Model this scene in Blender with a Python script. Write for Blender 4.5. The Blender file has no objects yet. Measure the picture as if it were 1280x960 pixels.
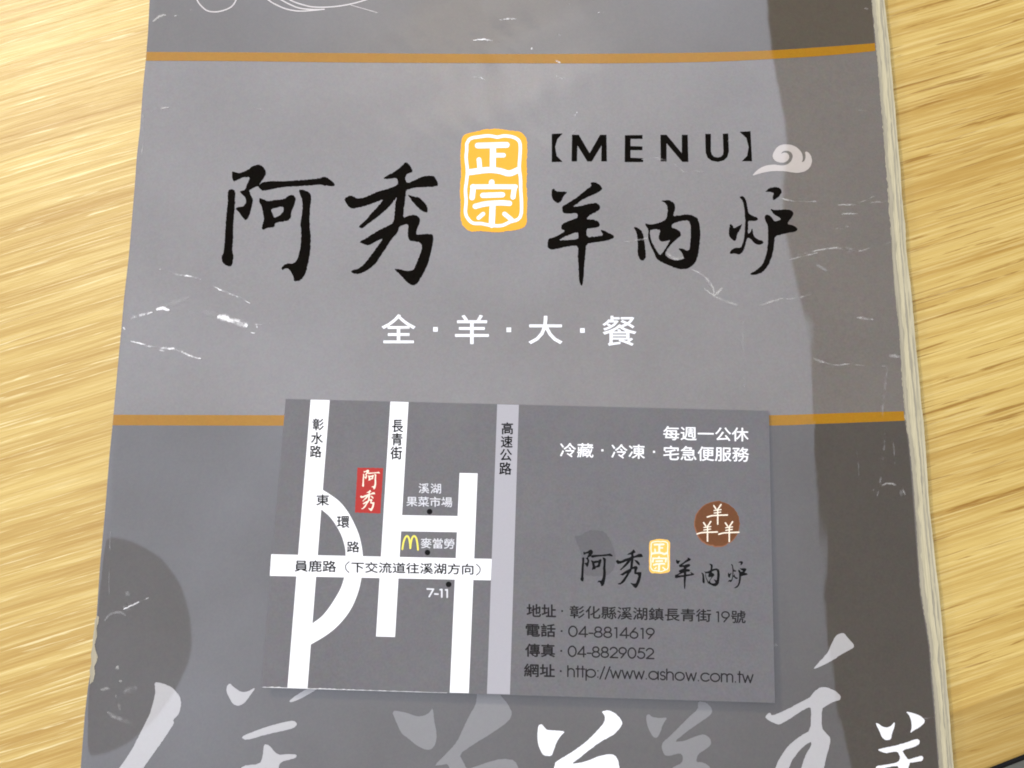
import bpy, math, random
import numpy as np
from mathutils import Vector
from mathutils.geometry import delaunay_2d_cdt

C = bpy.context.scene
COL = C.collection
random.seed(7)

# ------------------------------------------------------------------ camera
F, CX, CY = 1150.0, 640.0, 480.0          # focal length and centre for a 1280 wide frame
TH = math.radians(11.29)                   # tilt away from straight down
H = 0.172                                  # camera height over the table (m)
ST, CT = math.sin(TH), math.cos(TH)
cam = bpy.data.cameras.new('camera')
cam.sensor_width = 36.0
cam.lens = 36.0 * F / 1280.0
cam.clip_start, cam.clip_end = 0.005, 20.0
camo = bpy.data.objects.new('camera', cam)
camo.location = (0, 0, H)
camo.rotation_euler = (TH, 0, 0)
COL.objects.link(camo)
C.camera = camo
C.cycles.filter_width = 1.9                 # a phone lens: slightly soft
C.view_settings.view_transform = 'Standard'
C.view_settings.look = 'None'
C.view_settings.exposure = 0.0
C.view_settings.gamma = 1.0

# ------------------------------------------------------------------ world: a room with a bright ceiling, darker walls
w = bpy.data.worlds.new('World'); C.world = w; w.use_nodes = True
nt = w.node_tree; N = nt.nodes; L = nt.links
N.clear()


def wm(op, a, b=None, c=None, clamp=False):
    n = N.new('ShaderNodeMath'); n.operation = op; n.use_clamp = clamp
    for i, v in enumerate((a, b, c)):
        if v is None:
            continue
        if isinstance(v, (int, float)):
            n.inputs[i].default_value = v
        else:
            L.new(v, n.inputs[i])
    return n.outputs[0]


def wstep(v, lo, hi):
    n = N.new('ShaderNodeMapRange'); n.interpolation_type = 'SMOOTHSTEP'
    L.new(v, n.inputs['Value'])
    n.inputs['From Min'].default_value = lo; n.inputs['From Max'].default_value = hi
    return n.outputs['Result']


def wnoise(scale, detail=2.0):
    n = N.new('ShaderNodeTexNoise'); n.inputs['Scale'].default_value = scale; n.inputs['Detail'].default_value = detail
    L.new(tc.outputs['Generated'], n.inputs['Vector'])
    return n.outputs['Fac']


def wblob(x0, y0, rx, ry, lo, hi):
    a = wm('DIVIDE', wm('SUBTRACT', TX, x0), rx); b = wm('DIVIDE', wm('SUBTRACT', TY, y0), ry)
    r = wm('SQRT', wm('ADD', wm('MULTIPLY', a, a), wm('MULTIPLY', b, b)))
    return wm('SUBTRACT', 1.0, wstep(r, lo, hi))


tc = N.new('ShaderNodeTexCoord')
sp = N.new('ShaderNodeSeparateXYZ'); L.new(tc.outputs['Generated'], sp.inputs[0])
UP = wm('MAXIMUM', sp.outputs['Z'], 0.03)
TX = wm('DIVIDE', sp.outputs['X'], UP)
TY = wm('DIVIDE', sp.outputs['Y'], UP)
ceil_mask = wm('MULTIPLY', wm('SUBTRACT', 1.0, wstep(wm('ADD', TX, wm('MULTIPLY', TY, 0.03)), 0.332, 0.337)),
               wm('MULTIPLY', wstep(TX, -0.85, -0.70), wm('MULTIPLY', wstep(TY, -0.45, -0.36), wm('SUBTRACT', 1.0, wstep(TY, 0.80, 0.95)))))
dark_oval = wblob(-0.432, -0.075, 0.094, 0.112, 0.985, 1.015)          # dark oval added to the ceiling for its reflection on the cover
ceil_mask = wm('MULTIPLY', ceil_mask, wm('SUBTRACT', 1.0, wm('MULTIPLY', dark_oval, 0.50)))
ceil_l = wm('MULTIPLY', ceil_mask, wm('MULTIPLY', wm('ADD', 2.15, wm('MULTIPLY', wnoise(6.0, 4.0), 2.9)), wm('ADD', wm('MULTIPLY', TX, -0.72), wm('MULTIPLY_ADD', TY, 0.58, 0.74), clamp=True)))
glow = wm('MULTIPLY', wblob(-0.03, 0.62, 0.34, 0.20, 0.0, 1.0), wm('ADD', 0.3, wm('MULTIPLY', wnoise(7.0, 3.0), 1.9)))
base_l = wm('ADD', 0.26, wm('MULTIPLY', sp.outputs['Z'], 0.10))


def wcol(l, col):
    n = N.new('ShaderNodeVectorMath'); n.operation = 'SCALE'
    n.inputs[0].default_value = col
    L.new(l, n.inputs['Scale'])
    return n.outputs[0]


def wadd(a, b):
    n = N.new('ShaderNodeVectorMath'); n.operation = 'ADD'
    L.new(a, n.inputs[0]); L.new(b, n.inputs[1])
    return n.outputs[0]


bg = N.new('ShaderNodeBackground'); wo = N.new('ShaderNodeOutputWorld')
L.new(wadd(wadd(wcol(ceil_l, (0.755, 0.825, 1.01)), wcol(glow, (1.0, 0.80, 0.52))), wcol(base_l, (1.0, 0.92, 0.82))), bg.inputs['Color'])
bg.inputs['Strength'].default_value = 1.0
L.new(bg.outputs[0], wo.inputs['Surface'])


# ------------------------------------------------------------------ lamps: the room's ceiling lamps, up and to the left
def lamp(name, loc, size, energy, col):
    d = bpy.data.lights.new(name, 'AREA'); d.shape = 'DISK'; d.size = size; d.energy = energy; d.color = col
    o = bpy.data.objects.new(name, d); o.location = loc
    o.rotation_euler = (Vector((0, 0, 0)) - Vector(loc)).to_track_quat('-Z', 'Y').to_euler()
    COL.objects.link(o)


lamp('ceiling_lamp', (-0.65, 0.75, 0.80), 0.15, 8.8, (1.0, 0.92, 0.80))
lamp('side_lamp', (-1.5, 0.25, 0.75), 0.07, 5.5, (1.0, 0.92, 0.80))

# ------------------------------------------------------------------ pixel <-> place
Z0 = 0.0026                                 # height of the booklet's top sheet


def ray(p):
    p = np.asarray(p, float)
    dx = (p[:, 0] - CX) / F; dv = (p[:, 1] - CY) / F
    return dx, ST - dv * CT, -CT - dv * ST


def at(p, z):
    x, y, d = ray(p)
    t = (np.asarray(z) - H) / d
    return np.stack([x * t, y * t, np.broadcast_to(z, t.shape)], 1)


def poly_x(pts):
    a = np.array(pts, float)
    return lambda y: np.interp(y, a[:, 1], a[:, 0])


LEFT = poly_x([(197, -120), (187, 0), (185, 40), (182.5, 72), (178.7, 110), (175, 160), (171, 195), (168.2, 235), (161, 320), (155, 373), (151.5, 413),
               (146.7, 463), (141.7, 520), (136.7, 570), (131.2, 640), (125, 707), (120.7, 770), (116.9, 807), (113.3, 840), (110, 858), (106, 893), (100.7, 960), (88, 1100)])
RIGHT = poly_x([(1080, -120), (1090.7, 0), (1093.3, 33), (1097.3, 80), (1101.7, 133), (1105.7, 180), (1109, 220), (1112.3, 267), (1115.4, 316), (1118.5, 367),
                (1124, 413), (1128, 477), (1131.7, 520), (1136.7, 553), (1140, 587), (1144, 640), (1151, 740), (1157.5, 777), (1162.5, 810), (1165.5, 852),
                (1169.5, 895), (1172, 930), (1174.5, 960), (1186, 1100)])
OUTER = poly_x([(1094, -120), (1106, 0), (1111.7, 53), (1116.7, 113), (1121.7, 167), (1126.7, 233), (1130, 267), (1133.2, 316), (1140, 377), (1145, 433),
                (1150.7, 487), (1155, 537), (1159.3, 597), (1162.7, 640), (1173.7, 740), (1177.5, 785), (1182.5, 840), (1186, 890), (1192, 960), (1206, 1100)])

# the left and right edges as world functions of y, for the shape of the sheet
_yy = np.linspace(-110, 1090, 200)
_l = at(np.stack([LEFT(_yy), _yy], 1), Z0); _r = at(np.stack([RIGHT(_yy), _yy], 1), Z0)


def surf(x, y):
    lx = np.interp(y, _l[::-1, 1], _l[::-1, 0]); rx = np.interp(y, _r[::-1, 1], _r[::-1, 0])
    z = Z0 + 0
    z = z + 0.00004 * np.sin(x * 62 + y * 35 + 1.1) * np.sin(y * 75 + 0.4) + 0.00002 * np.sin(x * 120 - y * 60 + 2.0)
    z = z + 0.00002 * np.sin(x * 40 + 3) * np.sin(y * 140 + x * 60)
    top = np.exp(-((y - 0.100) / 0.018) ** 2 - ((x + 0.004) / 0.022) ** 2)       # the crumpled part near the head of the sheet
    z = z + top * (0.00004 * np.sin(x * 330 + y * 140) + 0.00004 * np.sin(y * 420 - x * 190 + 1.3) + 0.00002 * np.sin(x * 900 + y * 500 + 2 * np.sin(y * 300)))
    r = np.clip((x - (rx - 0.017)) / 0.017, 0, 1)
    z = z + 0.00008 * np.sin(y * 150 + 0.6) * r - 0.00025 * r * r
    d = np.clip((0.0010 - (x - lx)) / 0.0010, 0, 1.1)
    z = z - 0.00002 * d * d
    return z


def on_surf(p, off=0.0):
    z = np.full(len(p), Z0)
    for _ in range(6):
        q = at(p, z); z = surf(q[:, 0], q[:, 1])
    q = at(p, z); q[:, 2] = surf(q[:, 0], q[:, 1]) + off
    return q


def surf_normals(q):
    e = 2e-5
    dx = (surf(q[:, 0] + e, q[:, 1]) - surf(q[:, 0] - e, q[:, 1])) / (2 * e)
    dy = (surf(q[:, 0], q[:, 1] + e) - surf(q[:, 0], q[:, 1] - e)) / (2 * e)
    n = np.stack([-dx, -dy, np.ones(len(q))], 1)
    return n / np.linalg.norm(n, axis=1, keepdims=True)


# the card: a stiff sheet leaning on the booklet, its near edge a little higher
CARD_PX = [(357.2, 498.6), (961, 513.6), (968.6, 878.6), (326.2, 859.2)]
CZ_FAR, CZ_NEAR = Z0 + 0.00062, Z0 + 0.0021
_cf = at(CARD_PX[:1], CZ_FAR)[0, 1]; _cn = at(CARD_PX[2:3], CZ_NEAR)[0, 1]


def card_z(x, y):
    t = (_cf - y) / (_cf - _cn)
    return CZ_FAR + (CZ_NEAR - CZ_FAR) * t


def on_card(p, off=0.0):
    z = np.full(len(p), CZ_FAR)
    for _ in range(6):
        q = at(p, z); z = card_z(q[:, 0], q[:, 1])
    q = at(p, z); q[:, 2] = card_z(q[:, 0], q[:, 1]) + off
    return q


# ------------------------------------------------------------------ materials
def mat(name):
    m = bpy.data.materials.new(name); m.use_nodes = True
    t = m.node_tree
    return m, t, t.nodes['Principled BSDF']


def nd(t, typ, **kw):
    n = t.nodes.new(typ)
    for k, v in kw.items():
        if k in n.inputs:
            n.inputs[k].default_value = v
        else:
            setattr(n, k, v)
    return n


def mottled(t, col, amt, scale=2500.0):
    """a colour with a fine grain and a faint larger unevenness of the print"""
    g = nd(t, 'ShaderNodeNewGeometry')
    a = nd(t, 'ShaderNodeTexNoise', Scale=scale, Detail=2.0); b = nd(t, 'ShaderNodeTexNoise', Scale=90.0, Detail=4.0)
    t.links.new(g.outputs['Position'], a.inputs['Vector']); t.links.new(g.outputs['Position'], b.inputs['Vector'])
    s = nd(t, 'ShaderNodeMath', operation='MULTIPLY_ADD'); t.links.new(a.outputs['Fac'], s.inputs[0]); s.inputs[1].default_value = amt * 2; s.inputs[2].default_value = 1.0 - amt * 1.6
    s2 = nd(t, 'ShaderNodeMath', operation='MULTIPLY_ADD'); t.links.new(b.outputs['Fac'], s2.inputs[0]); s2.inputs[1].default_value = amt * 1.2; t.links.new(s.outputs[0], s2.inputs[2])
    v = nd(t, 'ShaderNodeVectorMath', operation='SCALE'); v.inputs[0].default_value = col; t.links.new(s2.outputs[0], v.inputs['Scale'])
    # chroma speckle
    h = nd(t, 'ShaderNodeVectorMath', operation='MULTIPLY_ADD')
    c = nd(t, 'ShaderNodeVectorMath', operation='SUBTRACT'); c.inputs[1].default_value = (0.5, 0.5, 0.5)
    d = nd(t, 'ShaderNodeTexNoise', Scale=700.0, Detail=2.0); t.links.new(g.outputs['Position'], d.inputs['Vector'])
    t.links.new(d.outputs['Color'], c.inputs[0]); t.links.new(c.outputs[0], h.inputs[0])
    h.inputs[1].default_value = tuple(x * amt * 1.3 for x in col); t.links.new(v.outputs[0], h.inputs[2])
    return h.outputs[0], g


def glossy_print(name, col, amt=0.15, rough=0.02, spec=0.5):
    m, t, b = mat(name)
    o, g = mottled(t, col, amt)
    t.links.new(o, b.inputs['Base Color'])
    b.inputs['Roughness'].default_value = rough
    b.inputs['IOR'].default_value = 1.58
    b.inputs['Specular IOR Level'].default_value = spec
    n1 = nd(t, 'ShaderNodeTexNoise', Scale=32.0, Detail=3.0)
    t.links.new(g.outputs['Position'], n1.inputs['Vector'])
    bp = nd(t, 'ShaderNodeBump', Strength=0.3, Distance=0.00010); t.links.new(n1.outputs['Fac'], bp.inputs['Height'])
    t.links.new(bp.outputs[0], b.inputs['Normal'])
    return m


def matte_print(name, col, amt=0.08, rough=0.6, spec=0.25):
    m, t, b = mat(name)
    o, g = mottled(t, col, amt)
    t.links.new(o, b.inputs['Base Color'])
    b.inputs['Roughness'].default_value = rough
    b.inputs['Specular IOR Level'].default_value = spec
    return m


M = {}
M['cover_mid'] = glossy_print('cover_light_grey', (0.152, 0.136, 0.120))
M['cover_dark'] = glossy_print('cover_dark_grey', (0.071, 0.062, 0.052))
M['cover_top'] = glossy_print('cover_header_grey', (0.082, 0.068, 0.050))
M['gold'] = glossy_print('stripe_gold', (0.33, 0.160, 0.012), 0.10, 0.03, 0.16)
M['ink'] = glossy_print('black_ink', (0.006, 0.005, 0.004), 0.3, 0.35, 0.0)
M['white_ink'] = glossy_print('white_ink', (0.80, 0.80, 0.80), 0.02)
M['seal'] = glossy_print('seal_yellow', (0.80, 0.385, 0.014), 0.04, 0.03, 0.15)
M['cloud'] = glossy_print('cloud_cream', (0.45, 0.405, 0.365), 0.04)
M['stroke_pale'] = glossy_print('brush_pale_grey', (0.385, 0.372, 0.362), 0.04)
M['stroke_mid'] = glossy_print('brush_mid_grey', (0.175, 0.168, 0.160), 0.06)
M['fineline'] = glossy_print('fine_line_pale', (0.50, 0.46, 0.43), 0.05)
M['card'] = matte_print('card_grey', (0.143, 0.138, 0.141), 0.15, 0.45, 0.14)
M['card_white'] = matte_print('card_white', (0.86, 0.86, 0.86), 0.015)
M['card_edge'] = matte_print('card_edge', (0.75, 0.74, 0.73), 0.03)
M['card_lilac'] = matte_print('card_lilac', (0.385, 0.375, 0.395), 0.03)
M['card_ink'] = matte_print('card_ink', (0.008, 0.008, 0.008), 0.2, 0.6, 0.05)
M['card_text'] = matte_print('card_text', (0.022, 0.020, 0.020), 0.2, 0.6, 0.05)
M['card_pale_text'] = matte_print('card_pale_text', (0.68, 0.68, 0.70), 0.05)
M['card_red'] = matte_print('card_red', (0.40, 0.026, 0.020), 0.05)
M['card_cream'] = matte_print('card_cream', (0.85, 0.76, 0.60), 0.03)
M['card_brown'] = matte_print('card_brown', (0.135, 0.048, 0.014), 0.15)
M['card_brown_rim'] = matte_print('card_brown_rim', (0.24, 0.10, 0.05), 0.15)
M['card_yellow'] = matte_print('card_yellow', (0.85, 0.74, 0.12), 0.05)
M['card_seal'] = matte_print('card_seal', (0.86, 0.50, 0.10), 0.05)
M['card_blot'] = matte_print('card_blot', (0.112, 0.108, 0.112), 0.12)
M['edge_black'] = matte_print('table_edge_black', (0.006, 0.005, 0.005), 0.1)
M['floor'] = matte_print('floor_grey', (0.20, 0.20, 0.165), 0.3)


def paper_mat(name, col):
    m, t, b = mat(name)
    g = nd(t, 'ShaderNodeNewGeometry')
    mp = nd(t, 'ShaderNodeMapping'); mp.inputs['Scale'].default_value = (4200, 160, 3000); mp.inputs['Rotation'].default_value = (0, 0, math.radians(-4.5))
    t.links.new(g.outputs['Position'], mp.inputs['Vector'])
    n = nd(t, 'ShaderNodeTexNoise', Scale=1.0, Detail=3.0); t.links.new(mp.outputs[0], n.inputs['Vector'])
    r = nd(t, 'ShaderNodeValToRGB'); r.color_ramp.elements[0].position = 0.3; r.color_ramp.elements[1].position = 0.6
    r.color_ramp.elements[0].color = tuple(c * 0.78 for c in col) + (1,); r.color_ramp.elements[1].color = tuple(col) + (1,)
    t.links.new(n.outputs['Fac'], r.inputs[0]); t.links.new(r.outputs[0], b.inputs['Base Color'])
    b.inputs['Roughness'].default_value = 0.7
    return m


M['page'] = paper_mat('page_cream', (0.52, 0.465, 0.30))
M['page_edge'] = paper_mat('page_worn_and_gap', (0.38, 0.34, 0.24))
M['back'] = matte_print('back_cover_grey', (0.12, 0.12, 0.12), 0.1)


def wear_glint_mat(name, col, thr, opa=0.9):
    """cracked lamination and painted crease glints: pale flakes with gaps between them"""
    m, t, b = mat(name)
    g = nd(t, 'ShaderNodeNewGeometry')
    n = nd(t, 'ShaderNodeTexNoise', Scale=900.0, Detail=3.0); t.links.new(g.outputs['Position'], n.inputs['Vector'])
    n2 = nd(t, 'ShaderNodeTexNoise', Scale=260.0, Detail=1.0); t.links.new(g.outputs['Position'], n2.inputs['Vector'])
    s = nd(t, 'ShaderNodeMath', operation='ADD'); t.links.new(n.outputs['Fac'], s.inputs[0]); t.links.new(n2.outputs['Fac'], s.inputs[1])
    r = nd(t, 'ShaderNodeMapRange'); t.links.new(s.outputs[0], r.inputs['Value'])
    r.inputs['From Min'].default_value = thr; r.inputs['From Max'].default_value = thr + 0.30
    # softer towards the rim of each strip (UV.x runs across it)
    uv = nd(t, 'ShaderNodeUVMap'); sx = nd(t, 'ShaderNodeSeparateXYZ'); t.links.new(uv.outputs[0], sx.inputs[0])
    e = nd(t, 'ShaderNodeMapRange'); t.links.new(sx.outputs['X'], e.inputs['Value']); e.interpolation_type = 'SMOOTHSTEP'
    e.inputs['From Min'].default_value = 0.0; e.inputs['From Max'].default_value = 0.8
    mu = nd(t, 'ShaderNodeMath', operation='MULTIPLY'); t.links.new(r.outputs[0], mu.inputs[0]); t.links.new(e.outputs[0], mu.inputs[1])
    mx = nd(t, 'ShaderNodeMath', operation='MULTIPLY'); t.links.new(mu.outputs[0], mx.inputs[0]); mx.inputs[1].default_value = opa
    t.links.new(mx.outputs[0], b.inputs['Alpha'])
    b.inputs['Base Color'].default_value = tuple(col) + (1,)
    b.inputs['Roughness'].default_value = 0.45
    return m


M['wear_glint'] = wear_glint_mat('lamination_crack_glint', (0.84, 0.83, 0.82), 0.90)
M['wear_glint_soft'] = wear_glint_mat('lamination_fine_crack_glint', (0.66, 0.64, 0.60), 0.90, 0.42)
M['wear_glint_solid'] = wear_glint_mat('lamination_deep_crack_glint', (0.88, 0.87, 0.86), 0.72)
M['wear_glint_faint'] = wear_glint_mat('lamination_scuff_glint', (0.45, 0.44, 0.43), 0.90, 0.32)


def wood():
    m, t, b = mat('bamboo_veneer')
    lk = t.links.new
    g = nd(t, 'ShaderNodeNewGeometry')
    rot = nd(t, 'ShaderNodeVectorRotate', rotation_type='Z_AXIS'); rot.inputs['Angle'].default_value = math.radians(-17.5)
    # slow wander of the grain
    wn = nd(t, 'ShaderNodeTexNoise', Scale=9.0, Detail=1.0); lk(g.outputs['Position'], wn.inputs['Vector'])
    wv = nd(t, 'ShaderNodeVectorMath', operation='SCALE'); wv.inputs['Scale'].default_value = 0.005; lk(wn.outputs['Color'], wv.inputs[0])
    ad = nd(t, 'ShaderNodeVectorMath', operation='ADD'); lk(g.outputs['Position'], ad.inputs[0]); lk(wv.outputs[0], ad.inputs[1])
    lk(ad.outputs[0], rot.inputs['Vector'])

    def streak(sx, sy, detail, dist=0.0, off=0.0):
        mp = nd(t, 'ShaderNodeMapping'); mp.inputs['Scale'].default_value = (sx, sy, 1); mp.inputs['Location'].default_value = (off, off * 1.7, 0)
        lk(rot.outputs[0], mp.inputs['Vector'])
        n = nd(t, 'ShaderNodeTexNoise', Scale=1.0, Detail=detail, Roughness=0.6, Distortion=dist); lk(mp.outputs[0], n.inputs['Vector'])
        return n.outputs['Fac']

    def ramp(v, a, bb, c0, c1):
        r = nd(t, 'ShaderNodeMapRange'); lk(v, r.inputs['Value'])
        r.inputs['From Min'].default_value = a; r.inputs['From Max'].default_value = bb
        r.inputs['To Min'].default_value = c0; r.inputs['To Max'].default_value = c1
        return r.outputs['Result']

    def mix(f, a, bcol):
        n = nd(t, 'ShaderNodeMix', data_type='RGBA'); lk(f, n.inputs[0])
        for s, v in ((n.inputs[6], a), (n.inputs[7], bcol)):
            if isinstance(v, tuple):
                s.default_value = v
            else:
                lk(v, s)
        return n.outputs[2]
    broad = streak(3.5, 95, 4, 0.3, 1.0)
    mid = streak(9, 340, 4, 0.4, 5.0)
    fine = streak(24, 1000, 3, 0.6, 9.0)
    fibre = streak(50, 2400, 2, 0.5, 3.0)
    sx = nd(t, 'ShaderNodeSeparateXYZ'); lk(g.outputs['Position'], sx.inputs[0])
    side = ramp(sx.outputs['X'], -0.06, 0.07, 0.15, 1.0)           # pores painted darker to the right, away from the lamp's glints
    glint = ramp(sx.outputs['X'], -0.06, 0.07, 0.8, 0.2)  # lamp glints painted into the grain colour, stronger on the left
    c = mix(ramp(broad, 0.30, 0.70, 0, 1), (0.46, 0.285, 0.078, 1), (0.62, 0.445, 0.16, 1))
    c = mix(ramp(mid, 0.50, 0.66, 0, 0.45), c, (0.73, 0.56, 0.235, 1))
    c = mix(ramp(mid, 0.49, 0.32, 0, 0.45), c, (0.42, 0.240, 0.055, 1))
    c = mix(ramp(fine, 0.53, 0.64, 0, 0.32), c, (0.78, 0.62, 0.29, 1))
    c = mix(ramp(fine, 0.46, 0.35, 0, 0.36), c, (0.39, 0.215, 0.046, 1))
    c = mix(ramp(fibre, 0.55, 0.64, 0, 0.24), c, (0.84, 0.70, 0.40, 1))
    c = mix(ramp(fibre, 0.44, 0.36, 0, 0.24), c, (0.39, 0.22, 0.05, 1))
    pore = streak(38, 1300, 4, 0.8, 21.0)
    pm = nd(t, 'ShaderNodeMath', operation='MULTIPLY'); lk(ramp(pore, 0.585, 0.65, 0, 0.8), pm.inputs[0]); lk(side, pm.inputs[1])
    c = mix(pm.outputs[0], c, (0.28, 0.135, 0.020, 1))
    glint_line = streak(45, 2300, 3, 0.6, 47.0)
    fm = nd(t, 'ShaderNodeMath', operation='MULTIPLY'); lk(ramp(glint_line, 0.60, 0.66, 0, 0.7), fm.inputs[0]); lk(glint, fm.inputs[1])
    c = mix(fm.outputs[0], c, (0.92, 0.82, 0.55, 1))
    # a darker band beside the table's edge
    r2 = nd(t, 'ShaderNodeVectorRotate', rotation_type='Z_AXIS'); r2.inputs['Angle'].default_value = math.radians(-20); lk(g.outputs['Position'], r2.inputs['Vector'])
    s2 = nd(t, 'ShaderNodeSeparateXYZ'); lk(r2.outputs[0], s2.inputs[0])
    lam = ramp(s2.outputs['Y'], BAND_Y + 0.0002, BAND_Y - 0.0002, 0, 0.45)
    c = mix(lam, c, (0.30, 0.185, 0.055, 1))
    tone = nd(t, 'ShaderNodeVectorMath', operation='MULTIPLY'); lk(c, tone.inputs[0]); tone.inputs[1].default_value = (0.935, 0.93, 0.76)
    lk(tone.outputs[0], b.inputs['Base Color'])
    b.inputs['Roughness'].default_value = 0.36
    b.inputs['Specular IOR Level'].default_value = 0.3
    bp = nd(t, 'ShaderNodeBump', Strength=0.5, Distance=0.00012); hs = nd(t, 'ShaderNodeMath', operation='ADD'); lk(fine, hs.inputs[0]); lk(glint_line, hs.inputs[1]); lk(hs.outputs[0], bp.inputs['Height']); lk(bp.outputs[0], b.inputs['Normal'])
    return m


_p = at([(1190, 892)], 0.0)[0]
BAND_Y = _p[1] * math.cos(math.radians(20)) - _p[0] * math.sin(math.radians(20))
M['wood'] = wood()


# ------------------------------------------------------------------ builders
def link(name, verts, faces, material, parent=None, normals=None, smooth=True):
    me = bpy.data.meshes.new(name)
    me.from_pydata([tuple(v) for v in verts], [], [tuple(int(i) for i in f) for f in faces])
    me.materials.append(material)
    if smooth:
        me.polygons.foreach_set('use_smooth', [True] * len(me.polygons))
    if normals is not None:
        me.normals_split_custom_set_from_vertices([tuple(n) for n in normals])
    me.update()
    o = bpy.data.objects.new(name, me)
    COL.objects.link(o)
    if parent:
        o.parent = parent
    return o


def inside(poly, pts):
    x, y = pts[:, 0], pts[:, 1]
    r = np.zeros(len(pts), bool)
    p = np.asarray(poly, float); q = np.roll(p, -1, 0)
    for (x0, y0), (x1, y1) in zip(p, q):
        if y0 == y1:
            continue
        c = ((y0 > y) != (y1 > y)) & (x < (x1 - x0) * (y - y0) / (y1 - y0) + x0)
        r ^= c
    return r


def fill(outlines, holes=(), grid=0.0):
    """triangulate the union of outlines minus the holes (2D)"""
    V, Ed = [], []
    for p in list(outlines) + list(holes):
        b = len(V); n = len(p)
        V += [Vector((float(a), float(c))) for a, c in p]
        Ed += [(b + i, b + (i + 1) % n) for i in range(n)]
    if grid:
        a = np.array([tuple(v) for v in V]); lo, hi = a.min(0), a.max(0)
        gx, gy = np.meshgrid(np.arange(lo[0], hi[0], grid) + grid * 0.31, np.arange(lo[1], hi[1], grid) + grid * 0.37)
        gp = np.stack([gx.ravel(), gy.ravel()], 1)
        k = np.zeros(len(gp), bool)
        for p in outlines:
            k |= inside(p, gp)
        V += [Vector((float(a), float(c))) for a, c in gp[k]]
    ov, oe, of, *_ = delaunay_2d_cdt(V, Ed, [], 0, 1e-5)
    ov = np.array([tuple(v) for v in ov]); of = np.array([f for f in of if len(f) == 3])
    cen = ov[of].mean(1)
    k = np.zeros(len(of), bool)
    for p in outlines:
        k |= inside(p, cen)
    for p in holes:
        k &= ~inside(p, cen)
    of = of[k]
    used = np.unique(of); remap = -np.ones(len(ov), int); remap[used] = np.arange(len(used))
    return ov[used], remap[of]


def print_on(place, name, outlines, material, parent, off, holes=(), grid=0.0):
    v, f = fill(outlines, holes, grid)
    q = place(v, off)
    # face up
    a, b, c = q[f[:, 0]], q[f[:, 1]], q[f[:, 2]]
    up = ((b[:, 0] - a[:, 0]) * (c[:, 1] - a[:, 1]) - (b[:, 1] - a[:, 1]) * (c[:, 0] - a[:, 0])) > 0
    f = np.where(up[:, None], f, f[:, ::-1])
    return link(name, q, f, material, parent, surf_normals(q) if place is on_surf else None)


def smooth_line(p, n=6):
    """Catmull-Rom through the points"""
    p = np.asarray(p, float)
    if len(p) < 3:
        return p
    e = np.vstack([2 * p[0] - p[1], p, 2 * p[-1] - p[-2]])
    out = []
    for i in range(1, len(e) - 2):
        for s in np.linspace(0, 1, n, endpoint=False):
            a, b, c, d = e[i - 1], e[i], e[i + 1], e[i + 2]
            out.append(0.5 * ((2 * b) + (c - a) * s + (2 * a - 5 * b + 4 * c - d) * s * s + (3 * b - a - 3 * c + d) * s ** 3))
    out.append(p[-1])
    return np.array(out)


def ribbon(p, wd, curve=True, cap=True, taper=False):
    """outline of a stroke along p"""
    p = smooth_line(p) if curve else np.asarray(p, float)
    t = np.gradient(p, axis=0); t /= np.linalg.norm(t, axis=1, keepdims=True) + 1e-9
    n = np.stack([-t[:, 1], t[:, 0]], 1)
    h = np.full(len(p), wd / 2.0)
    if taper:
        s = np.linspace(0, 1, len(p)); h = h * (0.25 + 0.75 * np.sin(np.pi * np.clip(s, 0.02, 0.98)) ** 0.6)
    l = p + n * h[:, None]; r = (p - n * h[:, None])[::-1]
    if not cap:
        return [tuple(a) for a in np.vstack([l, r])]
    a1 = math.atan2(n[-1, 1], n[-1, 0]); a0 = math.atan2(-n[0, 1], -n[0, 0])
    k = [math.pi * i / 6 for i in range(1, 6)]
    e1 = [p[-1] + h[-1] * np.array((math.cos(a1 - a), math.sin(a1 - a))) for a in k]
    e0 = [p[0] + h[0] * np.array((math.cos(a0 - a), math.sin(a0 - a))) for a in k]
    return [tuple(a) for a in list(l) + e1 + list(r) + e0]


def rough(poly, step, amp, rng):
    """break a traced outline into short edges with a little raggedness, as ink has"""
    p = np.asarray(poly, float); out = []
    for a, b in zip(p, np.roll(p, -1, 0)):
        d = np.linalg.norm(b - a); n = max(1, int(d / step))
        nn = np.array((-(b - a)[1], (b - a)[0])) / (d + 1e-9)
        for i in range(n):
            j = 0.0 if i == 0 else rng.gauss(0, amp)
            out.append(tuple(a + (b - a) * i / n + nn * j))
    return out


def rounded(poly, it=1):
    p = np.asarray(poly, float)
    for _ in range(it):
        q = np.roll(p, -1, 0)
        p = np.stack([p * 0.80 + q * 0.20, p * 0.20 + q * 0.80], 1).reshape(-1, 2)
    return [tuple(a) for a in p]


def zoomed(pts, x0, y0, s):
    return [(x0 + a * s, y0 + b * s) for a, b in pts]


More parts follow.
